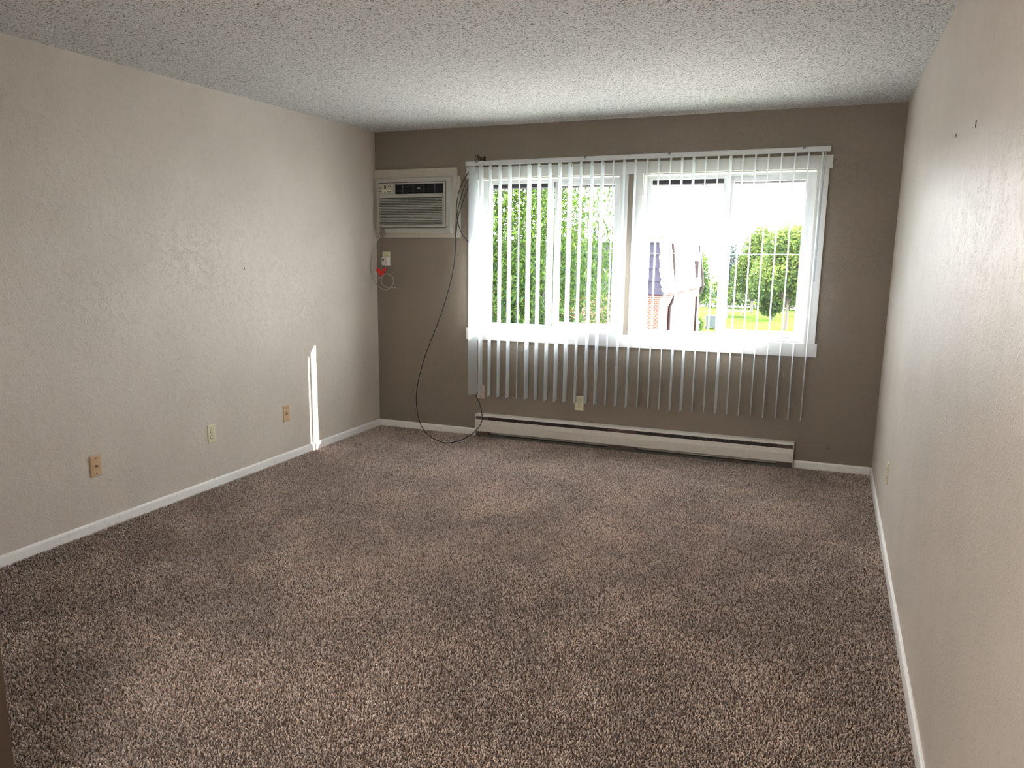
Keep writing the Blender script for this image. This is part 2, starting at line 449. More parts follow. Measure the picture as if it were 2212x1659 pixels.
def vane_mesh(h):
    bm = bmesh.new(); K = 8; vs_ = []
    for z in (0, .12, .5 * h, h - .03, h):
        vs_.append([bm.verts.new((.0042 * (1 - (-1 + 2 * k / K) ** 2), (-1 + 2 * k / K) * HW, z)) for k in range(K + 1)])   # crowned across its width
    for r0, r1 in zip(vs_, vs_[1:]):
        for k in range(K):
            bm.faces.new((r0[k], r0[k + 1], r1[k + 1], r1[k])).smooth = True
    me = bpy.data.meshes.new('vane'); bm.to_mesh(me); bm.free(); me.materials.append(M['vane']); return me
VB = .348
vm = vane_mesh(2.131 - VB)
sm = MB().cyl((0, 0, 0), .0045, .010, 'Z', 8).box(-.006, .006, -.004, .004, -.024, .002).cyl((0, 0, .008), .008, .006, 'Z', 10)
s0_ = sm.build('carrier_stem', M['plug'], None); stem_me = s0_.data; bpy.data.objects.remove(s0_)
for i, (x, a) in enumerate(zip(VX, VA)):
    v = bpy.data.objects.new('vane', vm); col.objects.link(v); v.parent = blind
    a = math.radians(a)
    v.rotation_euler = (0, 0, -a + math.radians(random.uniform(-.5, .5)))
    v.location = Vector((x, VY, VB + (railz(x) - railz(RX0)))) - Vector(blind.location)
    s = bpy.data.objects.new('carrier_stem', stem_me); col.objects.link(s); s.parent = v
    s.location = (.003, 0, 2.131 - VB - .002)
mb = MB().tube([(3.436, -.100, 2.142), (3.437, -.103, 2.10), (3.432, -.106, 1.70), (3.430, -.106, 1.315)], .0042, 8, 3)
cb(mb.build('tilt_wand', M['vane'], blind), blind)

# curled bronze curtain bracket behind the left end of the rail
mb = MB()
mb.box(.972, .990, -.004, 0, 2.176, 2.215, bev=.001)
mb.tube([(.985, -.004, 2.190), (.982, -.035, 2.190), (.975, -.060, 2.183)], .003, 8, 4)
mb.tube([(.938, -.060, 2.222), (.952, -.060, 2.215), (.972, -.060, 2.203), (.990, -.060, 2.192), (.997, -.060, 2.182), (.999, -.060, 2.172)], .0026, 8, 4)
mb.tube([(.940, -.060, 2.222), (.932, -.060, 2.216), (.931, -.060, 2.207), (.938, -.060, 2.203), (.944, -.060, 2.208), (.943, -.060, 2.217)], .0022, 8, 4)
mb.tube([(.947, -.060, 2.214), (.945, -.060, 2.200), (.940, -.060, 2.190), (.931, -.060, 2.184), (.928, -.060, 2.177), (.938, -.060, 2.174)], .0024, 8, 4)
mb.tube([(.958, -.058, 2.210), (.953, -.058, 2.198), (.962, -.058, 2.190), (.972, -.058, 2.196), (.968, -.058, 2.203), (.958, -.058, 2.199)], .0026, 8, 4)
mb.tube([(.975, -.062, 2.200), (.985, -.062, 2.190), (.978, -.062, 2.180), (.968, -.062, 2.184), (.972, -.062, 2.192)], .0026, 8, 4)
mb.tube([(.950, -.062, 2.196), (.955, -.062, 2.184), (.962, -.062, 2.175), (.999, -.062, 2.173)], .0026, 8, 4)
tag(mb.build('curtain_bracket', M['bronze']), 'small dark curled metal curtain bracket above the left end of the blind rail', 'bracket')

# ------------------------------------------------------------------ air conditioner in the wall
def make_ac():
    r = empty('air_conditioner', (.38, 0, 1.6), label='off-white through-wall air conditioner with black louvres high on the back wall', cat='air conditioner')
    def bd(mb, name, mat, par=None, label=None):
        o = mb.build(name, mat, par or r, label=label)
        if par is None: cb(o, r)
        return o
    bd(box(.001, .751, -.018, 0, 1.598, 2.140, bev=.0015), 'mounting_board', M['ac_board'])
    bd(box(.7515, .776, -.012, 0, 1.595, 2.076, bev=.001), 'mounting_board', M['ac_board'])
    # white trim frame ring
    mb = MB(); X0, X1, Z0, Z1 = .030, .714, 1.632, 2.074; IX0, IX1, IZ0, IZ1 = .056, .669, 1.674, 2.036
    def ring(mb, o, i, y0, y1):
        ox0, ox1, oz0, oz1 = o; ix0, ix1, iz0, iz1 = i
        mb.box(ox0, ix0, y0, y1, oz0, oz1); mb.box(ix1, ox1, y0, y1, oz0, oz1)
        mb.box(ix0, ix1, y0, y1, iz1, oz1); mb.box(ix0, ix1, y0, y1, oz0, iz0)
    O = (X0, X1, Z0, Z1); I = (IX0, IX1, IZ0, IZ1)
    # sloped outer edge: frustum made of one mesh
    def frustum(mb, o, i, yo, yi, yb):
        c = lambda q, y: [mb.bm.verts.new((x, y, z)) for x, z in ((q[0], q[2]), (q[1], q[2]), (q[1], q[3]), (q[0], q[3]))]
        b0 = c(o, yb); a0 = c(o, yo); m0 = c((o[0] + .008, o[1] - .008, o[2] + .008, o[3] - .008), yi); i0 = c(i, yi); k0 = c(i, yb)
        for P_, Q_ in ((b0, a0), (a0, m0), (m0, i0), (i0, k0)):
            for k in range(4): mb.bm.faces.new((P_[k], P_[(k + 1) % 4], Q_[(k + 1) % 4], Q_[k]))
    frustum(mb, O, I, -.040, -.046, -.018)
    bd(mb, 'trim_frame', M['ac_white'])
    bd(box(IX0 + .0005, IX1 - .0005, -.024, -.018, IZ0, IZ1), 'recess', M['dark'])
    # cabinet face, built as bars round its openings
    fx0, fx1, fz0, fz1 = .0615, .6635, 1.679, 2.031
    gx0, gx1, gz0, gz1 = .213, .648, 1.943, 2.020      # outlet grille opening
    lx0, lx1, lz0, lz1 = .064, .640, 1.696, 1.912      # intake louvre opening
    yf = -.054
    mb = MB()
    mb.box(fx0, gx0, yf, -.026, gz0 - .001, fz1, bev=.003)
    mb.box(gx0, gx1, yf, -.026, gz1, fz1)
    mb.box(gx1, fx1, yf, -.026, lz0 - .001, fz1, bev=.003)
    mb.box(lx1, gx1, yf, -.026, lz0, lz1)
    mb.box(fx0, gx1, yf, -.026, 1.932, gz0)
    mb.box(fx0, fx1, yf, -.026, fz0, lz0, bev=.002)
    mb.box(fx0, lx0, yf, -.026, lz0, 1.932)
    bd(mb, 'cabinet_front', M['ac_white'])
    bd(box(gx0, gx1, -.032, -.026, gz0, gz1), 'outlet_recess', M['dark'])
    bd(box(lx0, lx1, -.034, -.026, lz0, 1.932), 'intake_recess', M['dark'])
    bd(MB().box(lx0 - .002, .312, -.0575, -.034, lz1 + .002, 1.9315, bev=.002).box(.384, lx1 + .002, -.0575, -.034, lz1 + .002, 1.9315, bev=.002)
       .box(.310, .386, -.0575, -.034, lz1 + .009, 1.9315).box(.310, .386, -.048, -.034, lz1 + .002, lz1 + .009), 'filter_door_bar', M['ac_white'])
    n = 17; pitch = (lz1 - lz0) / n
    for k in range(n):
        zc = lz0 + (k + .5) * pitch
        mb = MB().prism([(-.0545, zc - .0052), (-.0545, zc - .0002), (-.042, zc + .0040), (-.040, zc + .0030), (-.052, zc - .0046)], lx0, lx1)
        bd(mb, 'louvre', M['ac_white'])
    for k in range(7):
        zc = gz0 + (k + .5) * (gz1 - gz0) / 7
        bd(MB().prism([(-.052, zc - .0015), (-.052, zc + .0005), (-.040, zc + .004), (-.040, zc + .002)], gx0, gx1), 'slat', M['grille_dark'])
    for x in (.285, .380, .478, .575):
        bd(MB().box(x - .0018, x + .0018, -.0545, -.040, gz0, gz1), 'grille_divider', M['steel'])
    bd(box(.419, .445, -.0565, -.0535, 1.981, 1.992, bev=.001), 'badge', M['ac_white'])
    # control panel
    cp = bd(box(.068, .190, -.0575, -.0535, 1.950, 2.021, bev=.0015), 'control_panel', M['ac_panel'])
    for q in ((.076, 1.966), (.118, 1.960), (.146, 1.962), (.166, 1.963), (.076, 1.992), (.155, 2.006), (.172, 2.006)):
        MB().cyl((q[0] + .003, -.0605, q[1]), .0046, .004, 'Y', 12).build('button', M['grey_knob'], cp)
    box(.117, .130, -.0595, -.0565, 1.985, 2.014, bev=.001).build('display', M['dark'], cp)
    box(.086, .100, -.0583, -.057, 2.004, 2.006).build('marking', M['grey_knob'], cp)
    box(.104, .180, -.0582, -.057, 1.9535, 1.9775).build('key_field', M['ivory_w'], cp)
    # small vent holes down the right side
    mb = MB()
    for k in range(18): mb.box(.6525, .6555, -.0548, -.0535, 1.705 + k * .012, 1.7085 + k * .012)
    bd(mb, 'side_perforation', M['grey_knob'])
    return r
make_ac()
# grey putty lump where the power cord leaves the unit
bm = bmesh.new(); bmesh.ops.create_icosphere(bm, subdivisions=3, radius=1)
for v in bm.verts:
    q = v.co.copy(); k = 1 + .22 * math.sin(q.x * 7 + q.z * 3) * math.cos(q.z * 6 + 1) + random.uniform(-.09, .09)
    w_ = 1.0 + .45 * (-q.z if q.z < 0 else -q.z * .6)
    v.co = Vector((q.x * .027 * k * w_ + .090 + .006 * -q.z, q.y * .010 * k - .050, q.z * .042 * k + 1.642))
o = MB(); o.bm.free(); o.bm = bm
tag(o.build('sealing_putty', M['putty']), 'torn lump of grey sealing putty at the lower left corner of the air conditioner', 'putty')

# ------------------------------------------------------------------ wall plates and outlets (built facing -Y, then turned)
def plate_base(r, mat, w=.070, h=.115, t=.006):
    bev = .003
    prof_ = MB()
    c = lambda hw, hh, y: [prof_.bm.verts.new((x, y, z)) for x, z in ((-hw, -hh), (hw, -hh), (hw, hh), (-hw, hh))]
    a = c(w / 2, h / 2, 0); b = c(w / 2, h / 2, -t * .45); d_ = c(w / 2 - bev, h / 2 - bev, -t)
    for P_, Q_ in ((a, b), (b, d_)):
        for k in range(4): prof_.bm.faces.new((P_[k], P_[(k + 1) % 4], Q_[(k + 1) % 4], Q_[k]))
    prof_.bm.faces.new(d_); prof_.bm.faces.new(a[::-1])
    return prof_.build('cover_plate', mat, r)
def duplex(name, loc, rz, label, mat='ivory', rmat='ivory_w'):
    r = empty(name, loc, rz, label, 'outlet')
    plate_base(r, M[mat])
    for s in (1, -1):
        zc = s * .0195
        mb = MB(); n = 20; ring_ = []
        for k in range(n):
            a = 2 * math.pi * k / n
            ring_.append((.0165 * math.cos(a), zc + max(-.0125, min(.0125, .0165 * math.sin(a)))))
        mb.prism(ring_, -.0085, -.005, 'Y')
        rc = mb.build('receptacle', M[rmat], r)
        sl_ = MB().box(-.0072, -.0048, -.0089, -.008, zc - .001, zc + .0075).box(.0048, .0070, -.0089, -.008, zc, zc + .0068)
        sl_.cyl((0, -.0089, zc - .0068), .0026, .001, 'Y', 10)
        sl_.build('slots', M['dark'], rc)
        lip = MB()                                        # dark joint round the receptacle
        lip.prism([(x * 1.09, zc + (z - zc) * 1.1) for x, z in ring_], -.0064, -.005, 'Y')
        lip.build('joint', M['screw'], rc)
    MB().cyl((0, -.0075, 0), .0028, .002, 'Y', 10).build('screw', M['screw'], r)
    return r
def jack_plate(name, loc, rz, label, mat, jack):
    r = empty(name, loc, rz, label, 'wall plate')
    plate_base(r, M[mat])
    for s in (1, -1):
        MB().cyl((0, -.0075, s * .0415), .0036, .002, 'Y', 12).build('screw', M['screw'], r)
    if jack == 'coax':
        MB().cyl((0, -.009, 0), .0065, .003, 'Y', 6).cyl((0, -.020, 0), .0045, .013, 'Y', 12).build('coax_jack', M['brass'], r)
        MB().cyl((0, -.021, 0), .002, .002, 'Y', 8).build('jack_hole', M['dark'], r)
    elif jack == 'round':
        MB().cyl((0, -.0085, 0), .0115, .004, 'Y', 24).build('jack_ring', M['brass'], r)
        MB().cyl((0, -.012, 0), .004, .004, 'Y', 10).build('jack_hole', M['dark'], r)
    return r
HP = math.pi / 2
jack_plate('coax_wall_plate', (0, -2.949, .352), HP, 'tan wall plate with protruding brass coax jack, nearest on the left wall', 'tan', 'coax')
duplex('duplex_outlet', (0, -2.068, .345), HP, 'ivory duplex outlet on the left wall between two tan plates')
jack_plate('round_jack_wall_plate', (0, -1.306, .336), HP, 'small tan wall plate with round jack, beside the strip of sunlight on left wall', 'tan', 'round')
duplex('duplex_outlet', (1.800, 0, .334), 0, 'ivory duplex outlet on the back wall under the window, above the heater')
jack_plate('phone_wall_plate', (.957, 0, .364), 0, 'pale pinkish wall plate behind the blind, where the black cable ends', 'pinktan', None)
duplex('duplex_outlet', (RW, -1.318, .351), -HP, 'white outlet plate seen almost edge-on on the right wall near the corner')
duplex('duplex_outlet', (.094, 0, 1.426), 0, 'olive ivory outlet below the air conditioner with a white plug in it')

# power plug with red tag and looped cord
pl_ = empty('power_plug', (.101, -.04, 1.40), label='white shock-guard plug with grey looped cord and red tag below the air conditioner', cat='power plug')
mb = MB().box(.074, .128, -.052, -.0095, 1.372, 1.440, bev=.006)
cb(mb.build('plug_body', M['plug'], pl_), pl_)
cb(box(.083, .098, -.0545, -.0515, 1.408, 1.427, bev=.001).build('reset_button', M['grey_knob'], pl_), pl_)
cb(box(.106, .120, -.0535, -.0515, 1.380, 1.432, bev=.001).build('printed_label', M['pinktan'], pl_), pl_)
mb = MB()
main = [(.078, -.046, 1.640), (.064, -.062, 1.606), (.048, -.085, 1.56), (.024, -.10, 1.50), (.012, -.105, 1.44), (.008, -.11, 1.37), (.012, -.11, 1.31), (.030, -.10, 1.255), (.058, -.10, 1.212),
        (.094, -.10, 1.184), (.138, -.10, 1.174), (.182, -.10, 1.19), (.213, -.10, 1.236), (.203, -.098, 1.276), (.165, -.09, 1.30), (.125, -.08, 1.303), (.098, -.08, 1.285), (.088, -.085, 1.25), (.099, -.09, 1.222),
        (.130, -.095, 1.20), (.165, -.10, 1.192), (.20, -.10, 1.194), (.235, -.10, 1.192)]
mb.tube(main, .0038, 8, 6)
mb.tube([(.105, -.035, 1.375), (.108, -.05, 1.345), (.106, -.06, 1.318), (.098, -.066, 1.290), (.07, -.07, 1.268), (.038, -.08, 1.272), (.016, -.09, 1.300), (.010, -.10, 1.335)], .0034, 8, 6)
cb(mb.build('cord', M['cord'], pl_), pl_)
mb = MB()
def sheet(mb, pts, th=.0012):
    A_ = [mb.bm.verts.new(p_) for p_ in pts]; B_ = [mb.bm.verts.new((p_[0], p_[1] + th, p_[2])) for p_ in pts]
    n = len(pts); mb.bm.faces.new(A_); mb.bm.faces.new(B_[::-1])
    for k in range(n): mb.bm.faces.new((A_[k], A_[(k + 1) % n], B_[(k + 1) % n], B_[k]))
sheet(mb, [(.098, -.068, 1.325), (.058, -.082, 1.352), (.036, -.084, 1.334), (.062, -.078, 1.300), (.088, -.070, 1.296)])
sheet(mb, [(.100, -.066, 1.345), (.126, -.074, 1.356), (.132, -.076, 1.344), (.106, -.072, 1.292), (.082, -.078, 1.276), (.074, -.078, 1.286), (.094, -.068, 1.318)])
sheet(mb, [(.088, -.080, 1.332), (.100, -.083, 1.322), (.098, -.080, 1.280), (.084, -.080, 1.272), (.080, -.079, 1.30)])
cb(mb.build('warning_tag', M['red'], pl_), pl_)

# ------------------------------------------------------------------ black coax cable
mb = MB()
A_ = [(.925, -.03, 2.135), (.885, -.024, 2.12), (.856, -.024, 2.099), (.809, -.03, 2.03), (.777, -.033, 1.95), (.757, -.033, 1.861), (.753, -.033, 1.754), (.747, -.033, 1.647), (.745, -.033, 1.502), (.720, -.033, 1.319), (.668, -.036, 1.132), (.591, -.05, .905), (.52, -.08, .714), (.47, -.12, .523), (.456, -.17, .356), (.487, -.23, .232), (.567, -.32, .121), (.669, -.38, .048), (.778, -.41, .018), (.852, -.42, .010), (.934, -.38, .026), (.991, -.33, .055), (1.014, -.22, .086), (1.028, -.14, .139), (1.018, -.11, .198), (.989, -.09, .28), (.946, -.055, .328), (.945, -.03, .360), (.953, -.006, .368)]
mb.tube(A_, .0036, 8, 6)
mb.tube([(.925, -.036, 2.10), (.885, -.032, 2.085), (.861, -.030, 2.053), (.821, -.033, 1.984), (.786, -.036, 1.879), (.765, -.038, 1.79), (.767, -.038, 1.726), (.794, -.036, 1.647), (.830, -.030, 1.593), (.871, -.028, 1.549), (.93, -.028, 1.50)], .0034, 8, 6)
mb.tube([(.925, -.04, 2.05), (.89, -.04, 2.035), (.870, -.040, 2.014), (.838, -.042, 1.937), (.802, -.042, 1.842), (.774, -.042, 1.761), (.760, -.038, 1.682), (.752, -.034, 1.60)], .0034, 8, 6)
tag(mb.build('coax_cable', M['cable']), 'long black coax cable looping from blind rail down to the carpet by the heater', 'cable')

# ------------------------------------------------------------------ baseboard heater
def make_heater():
    X0, X1 = .938, 3.390
    r = empty('baseboard_heater', ((X0 + X1) / 2, 0, 0), label='long low white electric baseboard heater below the window', cat='heater')
    def bd(mb, name, mat, label=None):
        o = mb.build(name, mat, r, label=label); return cb(o, r)
    bd(MB().prism([(0, .008), (0, .186), (-.004, .186), (-.004, .008)], X0, X1), 'back_plate', M['heater'])
    bd(MB().prism([(-.004, .187), (-.052, .184), (-.066, .174), (-.066, .170), (-.060, .170), (-.050, .178), (-.004, .180)], X0, X1), 'top_cap', M['heater_cap'])
    bd(MB().prism([(-.050, .140), (-.059, .1415), (-.067, .106), (-.068, .046), (-.060, .041), (-.056, .046), (-.062, .104)], X0 + .002, X1 - .002), 'front_panel', M['heater'])
    bd(box(X0 + .01, X1 - .01, -.046, -.004, .060, .172), 'element_cavity', M['heater_dark'])
    bd(box(X0 + .004, X1 - .004, -.056, -.004, .002, .016), 'bottom_plate', M['heater_under'])
    fin = None
    for x in np.arange(X0 + .14, X1 - .14, .055):
        if 2.02 < x < 2.30: continue
        if fin is None:
            fin = box(-.0008, .0008, -.053, -.046, .075, .162).build('fin', M['heater_brown'], None); f = fin
        else:
            f = fin.copy(); col.objects.link(f)
        f.parent = r; f.location = Vector((x, 0, 0)) - Vector(r.location)
    for a, b in ((X0, X0 + .115), (2.045, 2.275), (X1 - .115, X1)):
        bd(box(a + .003, b - .003, -.0545, -.004, .017, .1705), 'junction_box', M['heater_brown'])
        if b - a < .2:
            mb = MB()
            for k in range(11): mb.box(a + .022 + k * .0072, a + .0245 + k * .0072, -.0549, -.0543, .152, .162)
            bd(mb, 'vent_slots', M['dark'])
    for x in (X0, X1 - .003):
        bd(MB().prism([(0, .004), (0, .187), (-.052, .185), (-.066, .172), (-.062, .14), (-.069, .106), (-.069, .046), (-.05, .004)], x - .0005, x + .0035), 'end_cap', M['heater'])
    return r
make_heater()

# ------------------------------------------------------------------ small nails left in the walls
def nail(loc, rz, label, h=.012, w=.006):
    r = empty('nail', loc, rz, label, 'nail')
    MB().box(-w / 2, w / 2, -.0022, .002, -h / 2, h / 2, bev=.0008).build('head', M['screw'], r)
    MB().cyl((0, -.001, 0), .0012, .010, 'Y', 8).build('shank', M['screw'], r)
nail((RW, -3.074, 1.876), -HP, 'longer dark flat nail on the right wall, nearer the camera', .022, .007)
nail((RW, -2.625, 1.900), -HP, 'small dark nail on the right wall, farther from the camera')
nail((3.502, 0, 2.104), 0, 'tiny dark nail just right of the window head board', .006, .006)
nail((3.607, 0, .159), 0, 'tiny dark nail low on the back wall right of the heater', .008, .006)
nail((0, -1.677, 1.370), HP, 'tiny dark nail in the middle of the left wall', .012, .005)

# ------------------------------------------------------------------ outside
GZ = -2.8
def attr_color(name, ca, cb_, rough=.6, translucent=.0):
    m = new_mat(name, ca, rough, spec=.04)
    at = N(m, 'ShaderNodeAttribute'); at.attribute_name = 'tone'
    c = mixc(m, at.outputs['Fac'], ca, cb_)
    L(m, c, bsdf(m).inputs['Base Color'])
    if translucent:
        t = N(m, 'ShaderNodeBsdfTranslucent'); L(m, c, t.inputs['Color'])
        mx = N(m, 'ShaderNodeMixShader'); mx.inputs[0].default_value = translucent
        L(m, bsdf(m).outputs[0], mx.inputs[1]); L(m, t.outputs[0], mx.inputs[2])
        L(m, mx.outputs[0], m.node_tree.nodes['Material Output'].inputs['Surface'])
    return m
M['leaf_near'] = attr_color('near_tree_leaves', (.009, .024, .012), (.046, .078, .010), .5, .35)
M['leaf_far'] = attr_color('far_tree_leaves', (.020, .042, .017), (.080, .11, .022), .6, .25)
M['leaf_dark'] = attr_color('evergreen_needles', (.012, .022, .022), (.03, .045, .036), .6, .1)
M['bark'] = speck('bark', (.05, .042, .036), .9, amount=.3, scale=30)
m = new_mat('lawn_grass', (.1, .2, .03), 1.0, spec=0.0); M['lawn'] = m
p = coords(m)
L(m, mixc(m, noise(m, p, 1.5, 5), (.022, .050, .007), (.058, .088, .020)), bsdf(m).inputs['Base Color'])
M['asphalt'] = speck('asphalt', (.16, .16, .165), .9, amount=.2, scale=8)
M['concrete'] = speck('concrete_walk', (.33, .32, .30), .9, amount=.1, scale=6)
struct('lawn', box(-60, 60, .3, 140, GZ - .3, GZ), M['lawn'])
struct('parking_pavement', box(-30, 12, 4, 40, GZ, GZ + .02), M['concrete'])
struct('road', box(-60, 60, 62, 67, GZ, GZ + .02), M['asphalt'])

# own roof eave above the window
M['soffit'] = speck('soffit_grey', (.035, .033, .042), .7, amount=.25, scale=15, spec=.05)
mb = MB().box(-3, 7, .2, .35, 1.990, 2.13)
struct('roof_eave', mb, M['soffit'])
mb = MB()
for k in range(60): mb.box(-2.9 + k * .165, -2.9 + k * .165 + .11, .35, .356, 1.994, 2.10)
struct('trim_20', mb, M['soffit'])

def leaf_cloud(blobs, n, size, rng, drop=0.0, shell=.55, wid=.40):
    """leaf quads spread through ellipsoid blobs (cx,cy,cz,rx,ry,rz)"""
    B_ = np.array(blobs, float); vol = B_[:, 3] * B_[:, 4] * B_[:, 5]; pick = rng.choice(len(B_), n, p=vol / vol.sum())
    d = rng.normal(size=(n, 3)); d /= np.linalg.norm(d, axis=1, keepdims=True)
    rad = rng.uniform(shell ** 3, 1, n) ** (1 / 3)
    c = B_[pick, :3] + d * rad[:, None] * B_[pick, 3:]
    nrm = rng.normal(size=(n, 3)); nrm[:, 2] += .6; nrm /= np.linalg.norm(nrm, axis=1, keepdims=True)
    ax = rng.normal(size=(n, 3)); ax[:, 2] -= drop; ax -= nrm * (ax * nrm).sum(1, keepdims=True); ax /= np.linalg.norm(ax, axis=1, keepdims=True)
    sd = np.cross(nrm, ax); s = size * rng.uniform(.6, 1.3, n)[:, None]
    V = np.stack([c - ax * s, c - ax * s * .1 + sd * s * wid, c + ax * s, c - ax * s * .1 - sd * s * wid], 1)
    V[:, 1] += nrm * s * .12; V[:, 3] += nrm * s * .12
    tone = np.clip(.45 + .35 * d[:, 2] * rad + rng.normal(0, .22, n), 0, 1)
    return V, tone
def leaf_object(name, V, tone, mat, parent):
    n = len(V); me = bpy.data.meshes.new(name)
    me.vertices.add(n * 4); me.vertices.foreach_set('co', V.ravel())
    idx = np.arange(n * 4); me.loops.add(n * 4); me.loops.foreach_set('vertex_index', idx)
    me.polygons.add(n); me.polygons.foreach_set('loop_start', np.arange(0, n * 4, 4)); me.polygons.foreach_set('loop_total', np.full(n, 4)); me.update()
    a = me.attributes.new('tone', 'FLOAT', 'POINT'); a.data.foreach_set('value', np.repeat(tone, 4))
    me.materials.append(mat); o = bpy.data.objects.new(name, me); col.objects.link(o); o.parent = parent; o['kind'] = 'stuff'
    return o
def make_tree(name, loc, height, crown, nleaf, size, mat, label, cat='tree', seed=1, trunk_r=.15, nblob=12, drop=0.0, shell=.45):
    """crown = (dz0, dz1, rx, ry) above loc"""
    rng = np.random.default_rng(seed)
    r = empty(name, loc, 0, label, cat)
    z0, z1, rx_, ry_ = crown; zc = (z0 + z1) / 2; rz_ = (z1 - z0) / 2
    blobs = [(0, 0, zc, rx_ * .62, ry_ * .62, rz_ * .72)]
    for k in range(nblob):
        d = rng.normal(size=3); d /= np.linalg.norm(d)
        br = rng.uniform(.28, .42)
        blobs.append((d[0] * rx_ * (1 - br), d[1] * ry_ * (1 - br), zc + d[2] * rz_ * (1 - br), rx_ * br, ry_ * br, rz_ * br))
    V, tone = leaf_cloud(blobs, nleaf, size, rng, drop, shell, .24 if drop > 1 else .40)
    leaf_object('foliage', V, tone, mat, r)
    mb = MB().tube([(0, 0, -.05), (.05, 0, z0 * .6), (-.03, .05, zc)], trunk_r, 10, 4, taper=trunk_r * .4)
    mb.build('trunk', M['bark'], r)
    mb = MB()
    for b in blobs[1:]:
        mb.tube([(0, 0, z0 * .7 + .2 * rz_), (b[0] * .4, b[1] * .4, (z0 + b[2]) / 2), (b[0], b[1], b[2])], trunk_r * .35, 6, 3, taper=trunk_r * .08)
    mb.build('branches', M['bark'], r)
    return r
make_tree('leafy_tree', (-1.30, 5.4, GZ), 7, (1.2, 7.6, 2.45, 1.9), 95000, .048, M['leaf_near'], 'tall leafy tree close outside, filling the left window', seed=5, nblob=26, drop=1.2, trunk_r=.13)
make_tree('shade_tree', (1.26, 43.5, GZ), 7, (1.35, 6.05, 2.3, 2.4), 14000, .13, M['leaf_far'], 'broad green tree with a slim trunk on the lawn, seen through the rightmost pane', seed=8, nblob=18, trunk_r=.13)
make_tree('round_tree', (-1.75, 56, GZ), 7, (.25, 6.75, 1.75, 1.8), 11000, .14, M['leaf_far'], 'rounded tree with yellowing top behind the lawn, left in the rightmost pane', seed=12, nblob=14, trunk_r=.15)
make_tree('young_tree', (.05, 50, GZ), 6, (.2, 5.6, 1.8, 1.6), 12000, .13, M['leaf_far'], 'lower green tree filling the gap between the round tree and the shade tree', seed=17, nblob=14, trunk_r=.12)
make_tree('tall_tree', (3.9, 57, GZ), 7, (1.5, 6.9, 2.4, 2.6), 6000, .16, M['leaf_far'], 'tall tree at the far right edge of the right window', seed=14, nblob=16, trunk_r=.2)
make_tree('slender_tree', (-2.45, 34.5, GZ), 6, (1.5, 5.0, .85, 1.0), 3600, .085, M['leaf_near'], 'loose bright green tree just right of the neighbouring building', seed=21, nblob=10, trunk_r=.08)
make_tree('background_tree', (-4.3, 37, GZ), 7, (1.5, 5.55, 2.0, 1.8), 5000, .10, M['leaf_near'], 'green tree whose top shows above the neighbouring roof', seed=23, nblob=14, trunk_r=.12)
# evergreen behind the lawn: stacked skirts of needles
rng = np.random.default_rng(40)
r = empty('spruce', (-4.4, 66, GZ), 0, 'dark blue-green spruce beside the distant house roof', 'tree')
V, tone = leaf_cloud([(0, 0, .8 + k * .8, 1.7 - k * .26, 1.7 - k * .26, .55) for k in range(6)], 3500, .16, rng, .6, .3)
leaf_object('foliage', V, tone, M['leaf_dark'], r)
MB().tube([(0, 0, -.05), (0, 0, 5.2)], .16, 8, 1, taper=.03).build('trunk', M['bark'], r)
# hedge along the far lawn
r = empty('garden_hedge', (4, 61, GZ), 0, 'low dark hedge beyond the lawn, under the distant tree crowns', 'hedge')
V, tone = leaf_cloud([(x, 0, 1.0, 1.5, .9, 1.2) for x in np.arange(-9, 10, 1.6)], 6000, .16, rng, 0, .5)
leaf_object('foliage', V, tone, M['leaf_far'], r)

